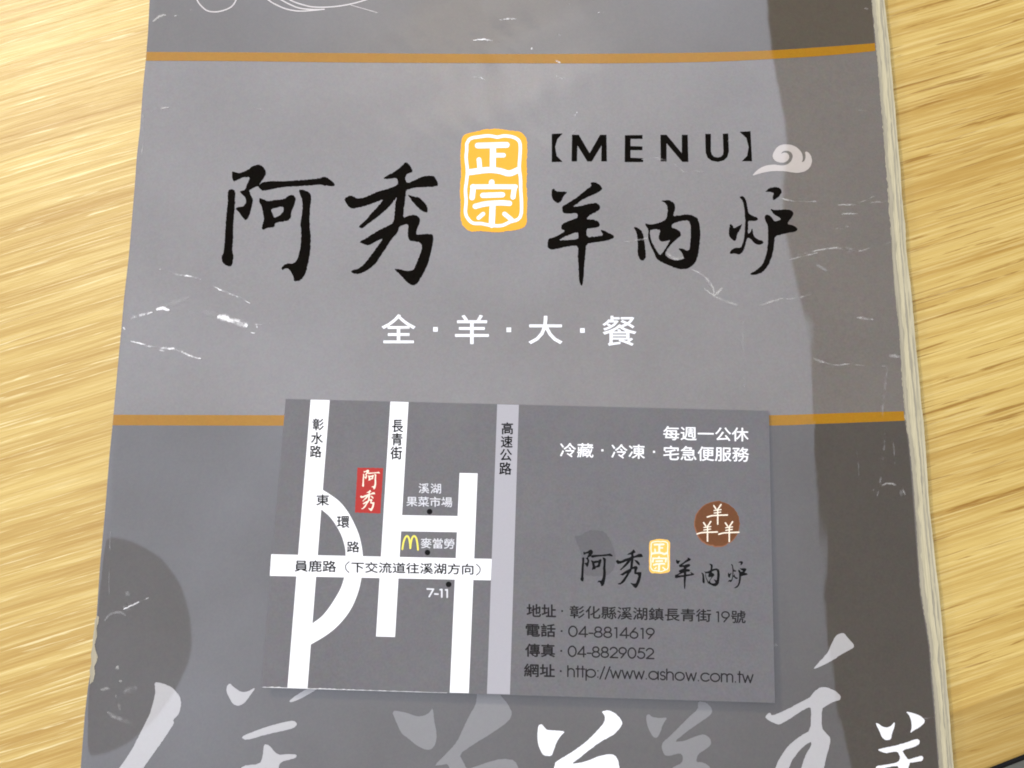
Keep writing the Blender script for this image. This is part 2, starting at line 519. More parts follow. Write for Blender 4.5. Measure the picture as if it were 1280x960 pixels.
# ------------------------------------------------------------------ glyph outlines, traced brush writing
A1 = [[(152, 172), (172, 178), (200, 185), (250, 165), (280, 140), (320, 128), (350, 145), (368, 180), (352, 215), (330, 245), (322, 262), (345, 240), (400, 236), (500, 235), (600, 228), (700, 218), (735, 205), (765, 220), (800, 250), (798, 266), (770, 266), (700, 255), (650, 262), (560, 266), (470, 272), (420, 282), (345, 296), (330, 285), (315, 265), (290, 275), (258, 292), (268, 320), (285, 350), (275, 400), (262, 450), (238, 485), (215, 460), (195, 430), (172, 408), (190, 398), (222, 396), (242, 370), (235, 335), (215, 318), (198, 300), (232, 292), (245, 260), (268, 208), (220, 210), (190, 225), (160, 237), (152, 210)],
      [(125, 295), (148, 284), (174, 296), (168, 400), (160, 500), (158, 600), (152, 680), (163, 710), (150, 772), (120, 770), (92, 750), (84, 715), (98, 690), (105, 620), (112, 500), (118, 430), (126, 370)],
      [(325, 340), (345, 348), (380, 362), (430, 352), (480, 350), (510, 325), (540, 322), (556, 345), (545, 385), (525, 430), (524, 465), (505, 485), (450, 492), (422, 500), (420, 525), (375, 528), (345, 545), (340, 520), (355, 480), (348, 440), (340, 395), (322, 365)],
      [(574, 288), (600, 288), (640, 305), (652, 330), (645, 400), (640, 500), (650, 600), (645, 680), (632, 750), (615, 820), (590, 858), (545, 870), (540, 840), (525, 810), (510, 788), (485, 785), (470, 797), (462, 782), (490, 755), (545, 755), (570, 715), (585, 640), (590, 560), (582, 510), (595, 440), (597, 360), (580, 315)]]
A1H = [[(395, 410), (475, 392), (478, 425), (455, 450), (418, 468), (408, 440)]]
A2 = [[(435, 115), (455, 120), (490, 175), (445, 190), (435, 215), (448, 250), (500, 228), (550, 203), (615, 200), (630, 220), (648, 262), (610, 270), (540, 272), (480, 278), (442, 290), (438, 340), (428, 410), (425, 468), (460, 452), (500, 447), (528, 465), (530, 495), (510, 540), (505, 575), (560, 568), (610, 568), (615, 600), (605, 660), (595, 700), (580, 760), (550, 820), (515, 880), (485, 895), (450, 875), (410, 830), (365, 788), (395, 790), (450, 803), (490, 795), (505, 760), (530, 700), (545, 650), (530, 620), (495, 615), (462, 610), (452, 570), (458, 510), (440, 505), (400, 520), (388, 560), (350, 600), (320, 650), (285, 700), (255, 750), (210, 790), (150, 822), (100, 815), (95, 800), (150, 785), (210, 720), (260, 650), (300, 595), (250, 615), (205, 642), (175, 632), (145, 618), (200, 590), (260, 550), (320, 520), (362, 500), (370, 440), (375, 370), (385, 330), (350, 380), (300, 430), (250, 470), (200, 505), (165, 535), (140, 522), (190, 480), (220, 440), (270, 390), (302, 345), (230, 375), (150, 400), (95, 408), (70, 385), (50, 345), (95, 322), (130, 345), (180, 340), (250, 305), (330, 282), (385, 262), (392, 235), (380, 213), (340, 220), (295, 220), (330, 195), (370, 175), (410, 145)],
      [(450, 318), (480, 328), (520, 335), (550, 360), (578, 395), (578, 435), (545, 425), (510, 395), (480, 360)]]
A3 = [[(125, 110), (145, 100), (165, 125), (210, 125), (252, 127), (220, 160), (200, 205), (175, 218), (150, 205), (125, 170)],
      [(435, 52), (480, 52), (515, 75), (532, 100), (515, 120), (470, 145), (420, 165), (370, 190), (330, 220), (290, 245), (340, 245), (410, 225), (480, 213), (505, 230), (515, 258), (490, 285), (440, 305), (412, 330), (405, 348), (460, 347), (500, 365), (513, 392), (490, 412), (440, 418), (405, 420), (405, 490), (470, 485), (540, 478), (515, 430), (540, 435), (580, 455), (620, 475), (625, 492), (600, 505), (550, 520), (480, 530), (402, 540), (395, 620), (385, 720), (382, 800), (370, 880), (355, 870), (342, 820), (342, 740), (335, 650), (335, 555), (270, 560), (200, 575), (130, 592), (95, 575), (92, 555), (97, 505), (130, 495), (170, 480), (235, 440), (200, 425), (205, 385), (260, 360), (330, 335), (335, 310), (320, 295), (260, 302), (215, 297), (205, 245), (260, 215), (330, 170), (390, 120), (445, 80)]]
A3H = [[(175, 515), (240, 480), (335, 445), (340, 480), (335, 505), (260, 512)]]
A4 = [[(62, 340), (95, 345), (125, 375), (135, 430), (148, 540), (130, 565), (108, 560), (90, 525), (92, 440), (85, 380)],
      [(245, 165), (300, 160), (335, 180), (342, 220), (325, 270), (370, 262), (440, 255), (490, 280), (503, 320), (510, 400), (500, 480), (490, 550), (465, 590), (420, 620), (370, 622), (310, 600), (250, 575), (215, 550), (200, 510), (170, 450), (158, 400), (165, 360), (135, 315), (180, 325), (240, 312), (280, 290), (290, 250), (290, 200), (270, 175)]]
A4H = [[(170, 362), (200, 354), (245, 358), (228, 410), (245, 438), (290, 432), (310, 425), (285, 470), (258, 510), (240, 530), (210, 490), (180, 430)],
       [(320, 320), (380, 298), (430, 295), (445, 330), (445, 400), (438, 490), (420, 500), (395, 485), (360, 482), (385, 510), (402, 550), (350, 565), (300, 550), (270, 520), (300, 470), (345, 425), (380, 400), (375, 370), (340, 350), (318, 345)]]
A5 = [[(705, 320), (720, 325), (730, 350), (760, 335), (790, 318), (775, 350), (752, 395), (748, 425), (735, 435), (705, 410), (697, 375)],
      [(768, 140), (790, 132), (812, 155), (822, 200), (830, 250), (855, 265), (885, 275), (895, 290), (875, 300), (825, 298), (828, 340), (825, 385), (840, 380), (855, 345), (862, 395), (885, 420), (920, 430), (932, 445), (905, 460), (870, 450), (840, 415), (820, 412), (810, 460), (795, 505), (770, 525), (735, 515), (705, 520), (708, 500), (740, 478), (778, 480), (795, 440), (805, 380), (808, 300), (805, 240), (795, 170)],
      [(940, 105), (965, 80), (1010, 72), (1045, 85), (1052, 110), (1035, 135), (995, 165), (990, 140), (1000, 112), (970, 105)],
      [(972, 220), (1010, 228), (1070, 222), (1115, 228), (1132, 250), (1115, 280), (1085, 320), (1130, 330), (1160, 355), (1140, 372), (1080, 382), (1005, 400), (1000, 470), (985, 540), (960, 600), (920, 645), (870, 660), (835, 655), (880, 630), (925, 590), (950, 520), (960, 440), (960, 330), (940, 295), (938, 265), (955, 255), (985, 275), (1002, 305), (1045, 292), (1042, 280), (1000, 256)]]
GLY = {'A1': (A1, A1H, (260, 180, 160 / 808)), 'A2': (A2, [], (420, 180, 140 / 707)), 'A3': (A3, A3H, (670, 220, 120 / 768)),
       'A4': (A4, A4H, (780, 220, 240 / 1280)), 'A5': (A5, [], (780, 220, 240 / 1280))}
RNG = random.Random(3)


def glyph(key, box=None):
    """traced character in photo pixels, or fitted to a box (x0, x1, y0, y1)"""
    o, h, z = GLY[key]
    o = [zoomed(p, *z) for p in o]; h = [zoomed(p, *z) for p in h]
    if box:
        a = np.array([q for p in o for q in p]); lo, hi = a.min(0), a.max(0)
        sx = (box[1] - box[0]) / (hi[0] - lo[0]); sy = (box[3] - box[2]) / (hi[1] - lo[1])
        tr = lambda P: [[(box[0] + (x - lo[0]) * sx, box[2] + (y - lo[1]) * sy) for x, y in p] for p in P]
        return tr(o), tr(h)
    return [rough(rounded(p), 1.3, 0.22, RNG) for p in o], [rough(rounded(p), 1.3, 0.15, RNG) for p in h]


# seal
SZ = (560, 150, 120 / 768)
SEAL_OUT = [(110, 150), (130, 118), (170, 105), (230, 92), (290, 75), (380, 70), (460, 78), (520, 88), (570, 92), (605, 115), (632, 155), (635, 250), (628, 330), (632, 420), (628, 520), (635, 640), (630, 760), (632, 830), (600, 865), (540, 882), (470, 888), (400, 900), (310, 893), (240, 888), (190, 895), (150, 880), (115, 840), (98, 790), (102, 680), (95, 600), (100, 500), (105, 400), (98, 300), (102, 220)]
SEAL_FRAME = [(150, 190), (180, 150), (250, 135), (310, 128), (350, 130), (395, 138), (450, 128), (520, 138), (565, 165), (578, 210), (575, 300), (570, 380), (580, 470), (582, 560), (588, 660), (585, 750), (560, 795), (500, 815), (430, 845), (350, 845), (270, 830), (200, 825), (160, 790), (140, 740), (145, 650), (140, 560), (150, 480), (155, 400), (145, 300), (150, 240), (150, 190)]
SEAL_STROKES = [([(238, 206), (470, 200)], 46), ([(360, 215), (358, 395)], 48), ([(375, 283), (445, 283)], 36), ([(248, 318), (256, 395)], 38),
                ([(165, 420), (250, 408), (340, 400), (420, 410), (490, 428), (560, 402)], 48), ([(348, 515), (350, 498)], 44), ([(195, 535), (540, 535)], 38),
                ([(203, 535), (193, 622)], 44), ([(532, 535), (520, 618)], 40), ([(278, 604), (436, 599)], 42), ([(218, 692), (300, 672), (420, 664), (492, 668)], 42),
                ([(357, 690), (350, 840)], 48), ([(282, 752), (244, 784)], 32), ([(452, 752), (510, 800)], 36)]


def seal_parts(box=None):
    o = zoomed(SEAL_OUT, *SZ)
    ws = [zoomed(ribbon(SEAL_FRAME, 26, cap=False), *SZ)]
    # closed frame: two outlines (outer and inner)
    fr = smooth_line(SEAL_FRAME); t = np.gradient(fr, axis=0); t[0] = t[-1] = fr[1] - fr[-2]
    t /= np.linalg.norm(t, axis=1, keepdims=True) + 1e-9; n = np.stack([-t[:, 1], t[:, 0]], 1)
    f_out = zoomed([tuple(a) for a in (fr - n * 13)[:-1]], *SZ); f_in = zoomed([tuple(a) for a in (fr + n * 13)[:-1]], *SZ)
    st = [zoomed(ribbon(p, wd), *SZ) for p, wd in SEAL_STROKES]
    quads = []
    m = len(f_out)
    for i in range(m):                                  # frame as short overlapping pieces, merged by the fill
        j = (i + 1) % m
        quads.append([f_out[i], f_out[j], f_in[j], f_in[i]])
    st = quads + st
    if box:
        a = np.array(o); lo, hi = a.min(0), a.max(0)
        sx = (box[1] - box[0]) / (hi[0] - lo[0]); sy = (box[3] - box[2]) / (hi[1] - lo[1])
        tr = lambda p: [(box[0] + (x - lo[0]) * sx, box[2] + (y - lo[1]) * sy) for x, y in p]
        return tr(o), [tr(p) for p in st]
    return rough(rounded(o), 1.4, 0.25, RNG), st


# ------------------------------------------------------------------ table, floor
edge_a = at([(1080, 1023)], 0.0)[0]; edge_b = at([(1280, 944.6)], 0.0)[0]
ed = (edge_b - edge_a)[:2]; ed /= np.linalg.norm(ed); en = np.array((-ed[1], ed[0]))        # along the edge, and into the table


def slab(name, s0, s1, d0, d1, z0, z1, bev, material, parent=None, bevel_side=True):
    prof = [(d0, z0), (d0, z1 - bev), (d0 + bev * 0.3, z1 - bev * 0.3), (d0 + bev, z1), (d1, z1), (d1, z0)]
    v = []
    for s in (s0, s1):
        for d, z in prof:
            p = edge_a[:2] + ed * s + en * d; v.append((p[0], p[1], z))
    k = len(prof)
    f = [(i, i + k, (i + 1) % k + k, (i + 1) % k) for i in range(k)] + [tuple(range(k)), tuple(range(2 * k - 1, k - 1, -1))]
    return link(name, v, f, material, parent, smooth=False)


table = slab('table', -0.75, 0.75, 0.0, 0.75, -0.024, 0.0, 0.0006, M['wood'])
table['label'] = 'pale yellow bamboo grained wooden table top under the grey menu'; table['category'] = 'table'
slab('black_edge_strip', -0.75, 0.75, -0.0013, -0.0001, -0.026, -0.0012, 0.0006, M['edge_black'], table)  # thin black strip just outside the table's edge
floor = link('floor', [(-2.5, -2.5, -0.74), (2.5, -2.5, -0.74), (2.5, 2.5, -0.74), (-2.5, 2.5, -0.74)], [(0, 1, 2, 3)], M['floor'])
floor['kind'] = 'structure'

# ------------------------------------------------------------------ the booklet
menu = bpy.data.objects.new('menu_booklet', None); COL.objects.link(menu)
menu['label'] = 'worn grey glossy restaurant menu booklet with black brush title, lying on the wooden table'; menu['category'] = 'menu'

YS = np.concatenate([np.linspace(-70, 1030, 240)])


def sheet(name, material, xl, xr, zf, parent, nx, wob=0.0, seed=0, thick=0.00022):
    """a sheet of paper between two traced edges, with its cut edge"""
    rg = np.random.RandomState(seed)
    wv = np.interp(YS, np.linspace(-70, 1030, 60), rg.normal(0, wob, 60)) + rg.normal(0, wob * 0.35, len(YS))
    V = []
    us = np.linspace(0, 1, nx) if nx > 3 else np.array([0, 0.5, 1.0])
    if nx > 3:
        us = np.unique(np.concatenate([us, np.linspace(0, 0.025, 10), np.linspace(0.97, 1.0, 6)]))
    for yv, wo_ in zip(YS, wv):
        a = xl(yv); b = xr(yv) + wo_
        V.append(np.stack([a + (b - a) * us, np.full(len(us), yv)], 1))
    P = np.vstack(V); k = len(us)
    q = zf(P)
    f = [(r * k + c + 1, r * k + c, (r + 1) * k + c, (r + 1) * k + c + 1) for r in range(len(YS) - 1) for c in range(k - 1)]
    f = [t[::-1] for t in f]
    a = q[[f[0][0], f[0][1], f[0][2]]]
    if np.cross(a[1] - a[0], a[2] - a[0])[2] < 0:
        f = [t[::-1] for t in f]
    n0 = len(q)
    rim = q[k - 1::k].copy(); rim[:, 2] -= thick
    rim2 = q[0::k].copy(); rim2[:, 2] = np.maximum(rim2[:, 2] - thick, 0.0002)
    vv = np.vstack([q, rim, rim2])
    for r in range(len(YS) - 1):
        f.append((r * k + k - 1, n0 + r, n0 + r + 1, (r + 1) * k + k - 1))
        f.append((r * k, (r + 1) * k, n0 + len(YS) + r + 1, n0 + len(YS) + r))
    return vv, f, n0


# inner pages peeking out past the cover, each a little further than the one above
def between(fr):
    return lambda y: RIGHT(y) + (OUTER(y) - RIGHT(y)) * fr


def flat(z):
    return lambda P: at(P, np.full(len(P), z))


for i, (fr, z, mk, wob) in enumerate([(0.22, 0.00225, 'page_edge', 1.1), (0.58, 0.00200, 'page', 0.55), (0.65, 0.00180, 'page_edge', 0.6), (0.80, 0.00168, 'page', 0.5), (0.85, 0.00155, 'page_edge', 0.5), (1.0, 0.00145, 'page', 0.35)]):  # narrow page_edge sheets stand in for the shaded gaps between pages
    vv, f, n0 = sheet('inner_page', M[mk], lambda y: LEFT(y) + 4, between(fr), flat(z), menu, 3, wob, 11 + i)
    link('inner_page' if i == 0 else 'inner_page.%03d' % i, vv, f, M[mk], menu, smooth=False)
vv, f, n0 = sheet('back_cover', M['back'], lambda y: LEFT(y) + 3, between(0.9), flat(0.0005), menu, 3, 0.4, 31)
link('back_cover', vv, f, M['back'], menu, smooth=False)

vv, f, n0 = sheet('front_cover', M['cover_mid'], LEFT, RIGHT, lambda P: on_surf(P), menu, 110, 0.45, 5)
nr = surf_normals(vv)
cover = link('front_cover', vv, f, M['cover_mid'], menu, nr)
cover['label'] = 'grey laminated front cover with creases and gold stripes'


def S(name, outlines, m, off=0.00004, holes=(), grid=0.0):
    return print_on(on_surf, name, outlines, M[m], cover, off, holes, grid)


# the two gold stripes and the darker fields above and below
S1T = [(150, 65.0), (182, 65.0), (300, 65.5), (440, 66.5), (620, 67.6), (760, 67.2), (880, 65.8), (960, 63.2), (1030, 58.8), (1091, 54.3), (1110, 53)]
S1B = [(150, 76.5), (182, 76.0), (300, 76.5), (440, 78.2), (620, 79.0), (760, 79.2), (880, 77.5), (960, 74.0), (1030, 69.8), (1095, 63.8), (1110, 62.6)]
S2T = [(100, 518.4), (142, 518.4), (355, 519.0), (600, 519.6), (800, 519.6), (962, 519.0), (1015, 517.6), (1075, 515.6), (1130, 514.0), (1150, 513.5)]
S2B = [(100, 531.6), (142, 531.6), (355, 532.2), (600, 532.6), (800, 532.6), (962, 532.0), (1015, 530.2), (1075, 528.0), (1133, 525.8), (1150, 525.2)]


def clip_edges(top, bot, n=140, inset=0.0):
    """a field between two lines, its ends on the cover's edges"""
    top = smooth_line(top); bot = smooth_line(bot)
    out = []
    ft = lambda x: np.interp(x, top[:, 0], top[:, 1]); fb = lambda x: np.interp(x, bot[:, 0], bot[:, 1])
    yl = np.linspace(float(ft(LEFT(ft(160.0)))), float(fb(LEFT(fb(140.0)))), 40)
    yr = np.linspace(float(fb(RIGHT(fb(1120.0)))), float(ft(RIGHT(ft(1120.0)))), 40)
    l = [(float(LEFT(y)) + 0.25, y) for y in yl]; r = [(float(RIGHT(y)) - 1.6, y) for y in yr]
    xs0 = np.linspace(l[-1][0], r[0][0], n)[1:-1]; xs1 = np.linspace(r[-1][0], l[0][0], n)[1:-1]
    return l + [(x, float(fb(x))) for x in xs0] + r + [(x, float(ft(x))) for x in xs1]


flat_line = lambda y: [(0, y), (600, y), (1300, y)]
S('header_field', [clip_edges(flat_line(-68), S1T)], 'cover_top', 0.00002, grid=9.0)
S('footer_field', [clip_edges(S2B, flat_line(1028))], 'cover_dark', 0.00002, grid=9.0)
S('gold_stripe', [clip_edges(S1T, S1B)], 'gold', 0.00003, grid=6.0)
S('gold_stripe.001', [clip_edges(S2T, S2B)], 'gold', 0.00003, grid=6.0)

# brush title
for i, kx in enumerate(('A1', 'A2', 'A3', 'A4', 'A5')):
    o, h = glyph(kx)
    S('title_character' if i == 0 else 'title_character.%03d' % i, o, 'ink', 0.00005, h, 8.0)
so, ss = seal_parts()
S('seal_mark', [so], 'seal', 0.00004, grid=8.0)
S('seal_lettering', ss, 'white_ink', 0.00006, grid=8.0)

MZ = (670, 150, 360 / 1280)
MENU = [[(70, 62), (118, 60), (95, 85), (85, 120), (92, 160), (118, 186), (70, 187)],
        [(160, 66), (190, 66), (238, 148), (285, 66), (313, 66), (315, 184), (290, 184), (291, 113), (248, 184), (228, 184), (184, 113), (182, 184), (158, 184)],
        [(395, 68), (473, 67), (473, 84), (420, 84), (420, 116), (473, 118), (473, 134), (420, 134), (420, 168), (476, 170), (476, 187), (394, 187)],
        [(553, 66), (580, 66), (648, 148), (648, 66), (674, 66), (677, 186), (650, 186), (580, 103), (580, 184), (554, 184)],
        [(752, 62), (777, 62), (777, 140), (782, 155), (792, 164), (808, 167), (822, 163), (831, 154), (833, 140), (830, 62), (854, 60), (857, 140), (850, 165), (835, 179), (808, 186), (780, 181), (762, 167), (754, 145)],
        [(905, 53), (953, 50), (960, 183), (915, 183), (938, 160), (945, 120), (935, 80)]]
S('menu_lettering', [zoomed(p, *MZ) for p in MENU], 'ink', 0.00005, grid=8.0)
CLOUD = [(0, 768), (50, 705), (130, 640), (230, 600), (350, 585), (430, 598), (500, 602), (570, 582), (625, 535), (655, 455), (630, 395), (580, 368), (520, 366), (485, 383), (460, 415),
         (510, 394), (560, 400), (595, 440), (597, 480), (570, 525), (510, 558), (440, 555), (380, 535), (340, 495), (325, 450), (345, 390), (385, 325), (440, 280), (520, 262), (620, 268), (700, 300), (760, 350), (800, 410), (812, 470), (810, 520), (790, 548),
         (830, 537), (855, 490), (855, 430), (845, 390), (870, 375), (910, 400), (945, 450), (962, 530), (940, 610), (890, 670), (820, 705), (720, 722), (620, 710), (540, 695), (400, 690), (300, 695), (200, 712), (100, 737)]
S('cloud_motif', [rounded(zoomed(CLOUD, 940, 160, 100 / 1280))], 'cloud', 0.00005, grid=8.0)

# fine pale scroll lines at the head
HZ = (230, 0, 300 / 1280)
FL = [[(58, -40), (70, 0), (90, 30), (125, 58), (170, 64), (215, 55), (255, 35), (278, 0), (285, -40)], [(410, -40), (450, 0), (490, 25), (550, 50), (620, 60), (700, 55), (748, 50)],
      [(470, -35), (520, 0), (560, 22), (620, 45), (700, 52), (748, 50)], [(520, -35), (570, 2), (620, 22), (690, 38), (780, 38), (860, 28), (930, 12), (1000, -12), (1060, -45)]]
S('scroll_lines', [zoomed(ribbon(p, 6.5, taper=False), *HZ) for p in FL] + [zoomed(ribbon([(890, 28), (950, 45), (1030, 68)], 3), *HZ)], 'fineline', 0.00005, grid=10.0)

# big pale brush strokes along the foot
q5, q6, q7, qk = (90, 820, 0.25), (400, 820, 0.25), (700, 780, 0.25), (1000, 780, 180 / 960)
R = lambda p, z: rough(rounded(zoomed(p, *z)), 2.2, 0.14, RNG)
PALE = [R([(412, 130), (450, 135), (500, 155), (540, 200), (548, 240), (535, 290), (505, 320), (512, 335), (470, 400), (420, 470), (350, 570), (280, 680), (120, 760), (160, 670), (230, 570), (300, 470), (350, 370), (390, 290), (410, 220), (418, 180)], q5),
        R([(775, 150), (790, 135), (815, 160), (845, 180), (880, 178), (920, 155), (890, 200), (860, 238), (830, 250), (805, 240), (785, 205), (772, 175)], q5),
        R([(1085, 225), (1130, 190), (1180, 162), (1240, 140), (1250, 150), (1190, 187), (1140, 215), (1095, 232)], q5),
        R([(845, 405), (900, 380), (980, 352), (1060, 330), (1110, 322), (1128, 340), (1110, 360), (1050, 375), (960, 395), (870, 422)], q5),
        R([(960, 440), (985, 445), (1030, 495), (1080, 490), (1125, 492), (1120, 510), (1040, 530), (1030, 580), (1040, 700), (940, 700), (930, 580), (840, 590), (850, 548), (940, 540), (955, 500)], q5),
        R([(90, 295), (130, 250), (185, 190), (210, 130), (240, 75), (275, 60), (295, 62), (325, 100), (358, 135), (358, 158), (320, 178), (270, 205), (220, 240), (160, 272), (100, 298)], qk),
        rough(rounded([(956, 896), (962, 890), (965, 895), (983, 887), (1000, 878), (1012, 872), (1018, 864), (1025, 859), (1034, 859), (1045, 864), (1051, 870), (1050, 875), (1042, 877), (1033, 882), (1027, 886), (1027, 910), (1033, 917), (1038, 922), (1037, 932), (1033, 945), (1028, 968), (1012, 1000), (985, 1000), (1000, 965), (1006, 945), (1014, 932), (1014, 927), (1008, 930), (1000, 937), (990, 950), (984, 965), (972, 990), (955, 990), (967, 965), (973, 950), (985, 932), (1000, 920), (1013, 913), (1014, 885), (1010, 884), (995, 893), (985, 900), (974, 906), (968, 904), (960, 900)]), 2.2, 0.14, RNG)]
for i, p in enumerate(PALE):
    S('pale_brush_stroke' if i == 0 else 'pale_brush_stroke.%03d' % i, [p], 'stroke_pale', 0.00005, grid=9.0)
MIDG = [R([(358, 272), (420, 280), (490, 303), (520, 298), (545, 285), (565, 258), (570, 320), (585, 390), (578, 440), (560, 465), (530, 470), (480, 445), (440, 410), (410, 390), (385, 340)], q6),
        R([(780, 130), (785, 200), (778, 245), (740, 310), (685, 430), (640, 480), (570, 548), (605, 545), (640, 538), (655, 590), (680, 680), (1010, 680), (1000, 580), (975, 520), (915, 512), (840, 530), (770, 555), (735, 565), (720, 535), (695, 492), (770, 440), (860, 385), (945, 325), (962, 285), (940, 240), (900, 195), (880, 130)], q6),
        R([(432, 455), (445, 450), (460, 465), (500, 470), (538, 467), (515, 500), (500, 545), (485, 570), (465, 565), (445, 530), (432, 490)], q7),
        R([(690, 385), (730, 392), (755, 415), (762, 440), (740, 465), (680, 505), (630, 540), (570, 590), (620, 585), (680, 560), (720, 550), (750, 570), (757, 600), (730, 625), (690, 650), (678, 690), (720, 692), (755, 720), (770, 790), (550, 790), (555, 720), (610, 695), (615, 660), (600, 645), (545, 660), (520, 655), (505, 600), (550, 560), (600, 510), (650, 460), (690, 425)], q7)]
for i, p in enumerate(MIDG):
    S('grey_brush_stroke' if i == 0 else 'grey_brush_stroke.%03d' % i, [p], 'stroke_mid', 0.00005, grid=9.0)
WHT = [R([(722, 300), (748, 287), (768, 310), (790, 335), (850, 340), (938, 345), (900, 385), (870, 430), (845, 500), (828, 545), (765, 540), (740, 500), (718, 440), (715, 370)], (560, 860, 200 / 1280)),
       R([(207, 437), (240, 430), (275, 445), (300, 470), (313, 495), (300, 520), (270, 552), (200, 590), (140, 635), (100, 668), (55, 700), (120, 690), (190, 662), (240, 650), (275, 655), (295, 690), (300, 790), (-30, 790), (-30, 698), (0, 675), (60, 640), (130, 590), (190, 530), (222, 490), (225, 460)], q7),
       R([(503, 660), (520, 662), (550, 685), (580, 690), (605, 680), (632, 650), (628, 690), (612, 730), (605, 770), (570, 775), (545, 755), (525, 705)], qk),
       R([(705, 583), (750, 592), (800, 610), (832, 640), (828, 660), (800, 685), (765, 705), (732, 728), (745, 690), (740, 640), (725, 605)], qk),
       R([(512, 838), (560, 825), (640, 810), (720, 785), (780, 765), (797, 775), (795, 800), (760, 820), (680, 842), (695, 870), (720, 905), (760, 892), (810, 877), (822, 890), (815, 912), (770, 920), (722, 925), (720, 1080), (665, 1080), (662, 945), (600, 950), (540, 970), (500, 970), (510, 945), (590, 935), (655, 920), (668, 890), (652, 850), (600, 855), (570, 862)], qk)]
for i, p in enumerate(WHT):
    S('white_brush_stroke' if i == 0 else 'white_brush_stroke.%03d' % i, [p], 'white_ink', 0.00005, grid=9.0)


# ------------------------------------------------------------------ set type
def type_mesh(body, bold=0.0):
    c = bpy.data.curves.new('type', 'FONT'); c.body = body; c.resolution_u = 3
    o = bpy.data.objects.new('type', c); COL.objects.link(o)
    dg = bpy.context.evaluated_depsgraph_get()
    me = bpy.data.meshes.new_from_object(o.evaluated_get(dg))
    v = np.array([tuple(a.co)[:2] for a in me.vertices]); f = [tuple(p.vertices) for p in me.polygons]
    bpy.data.objects.remove(o); bpy.data.curves.remove(c); bpy.data.meshes.remove(me)
    return v, f


def set_type(body, x0, x1, y0, y1, h, bold=0.0, skew=0.0):
    """type whose ink runs from x0 to x1 (photo pixels), vertical centre y0 -> y1, ink height h"""
    v, f = type_mesh(body, bold)
    lo, hi = v.min(0), v.max(0)
    s = (v[:, 0] - lo[0]) / (hi[0] - lo[0]); t = (v[:, 1] - lo[1]) / (hi[1] - lo[1]) - 0.5
    p = np.stack([x0 + (x1 - x0) * s + skew * t, y0 + (y1 - y0) * s - t * h], 1)
    if not bold:
        return p, f, 0
    n = len(p); e = bold * h * 0.5                       # heavier weight: the same ink laid down five times, a hair apart
    sh = [(0, 0), (e, 0), (-e, 0), (0, e), (0, -e)]
    c = p.mean(0); k = np.array([1 - 2 * e / (abs(x1 - x0) + 1e-6), 1 - 2 * e / h])
    p = c + (p - c) * k
    return np.vstack([p + np.array(d) for d in sh]), [tuple(i + j * n for i in q) for j in range(5) for q in f], n


def merge_type(place, name, blocks, m, parent, off):
    V, Fc, O, b = [], [], [], 0
    for v, f, n in blocks:
        V.append(v); Fc += [tuple(i + b for i in p) for p in f]; b += len(v)
        O.append(np.arange(len(v)) // n * 0.0000012 if n else np.zeros(len(v)))
    q = place(np.vstack(V), off + np.concatenate(O))
    # face up
    out = []
    for p in Fc:
        a = q[list(p)]
        ar = sum(a[i, 0] * a[(i + 1) % len(p), 1] - a[(i + 1) % len(p), 0] * a[i, 1] for i in range(len(p)))
        out.append(p if ar > 0 else p[::-1])
    return link(name, q, out, M[m], parent, surf_normals(q) if place is on_surf else None)


def sq(x, y, r):
    return (np.array([(x - r, y - r), (x + r, y - r), (x + r, y + r), (x - r, y + r)]), [(0, 1, 2, 3)], 0)


def disc(x, y, r, n=20):
    return [(x + r * math.cos(2 * math.pi * i / n), y + r * math.sin(2 * math.pi * i / n)) for i in range(n)]


def box_type(ch, x0, x1, y0, y1, bold=0.0, skew=0.0):
    return set_type(ch, x0, x1, (y0 + y1) / 2, (y0 + y1) / 2, y1 - y0, bold, skew)


merge_type(on_surf, 'subtitle_lettering', [box_type('全', 477, 519.6, 392.8, 429.2, 0.022), box_type('羊', 568.8, 611.2, 393.8, 430.4, 0.022),
           box_type('大', 660.6, 703.2, 394.8, 430.2, 0.022), box_type('餐', 753, 795.6, 394.8, 432.4, 0.018), sq(544.4, 411.8, 2.9), sq(636, 412.4, 2.9), sq(728, 413.2, 2.9)], 'white_ink', cover, 0.00006)

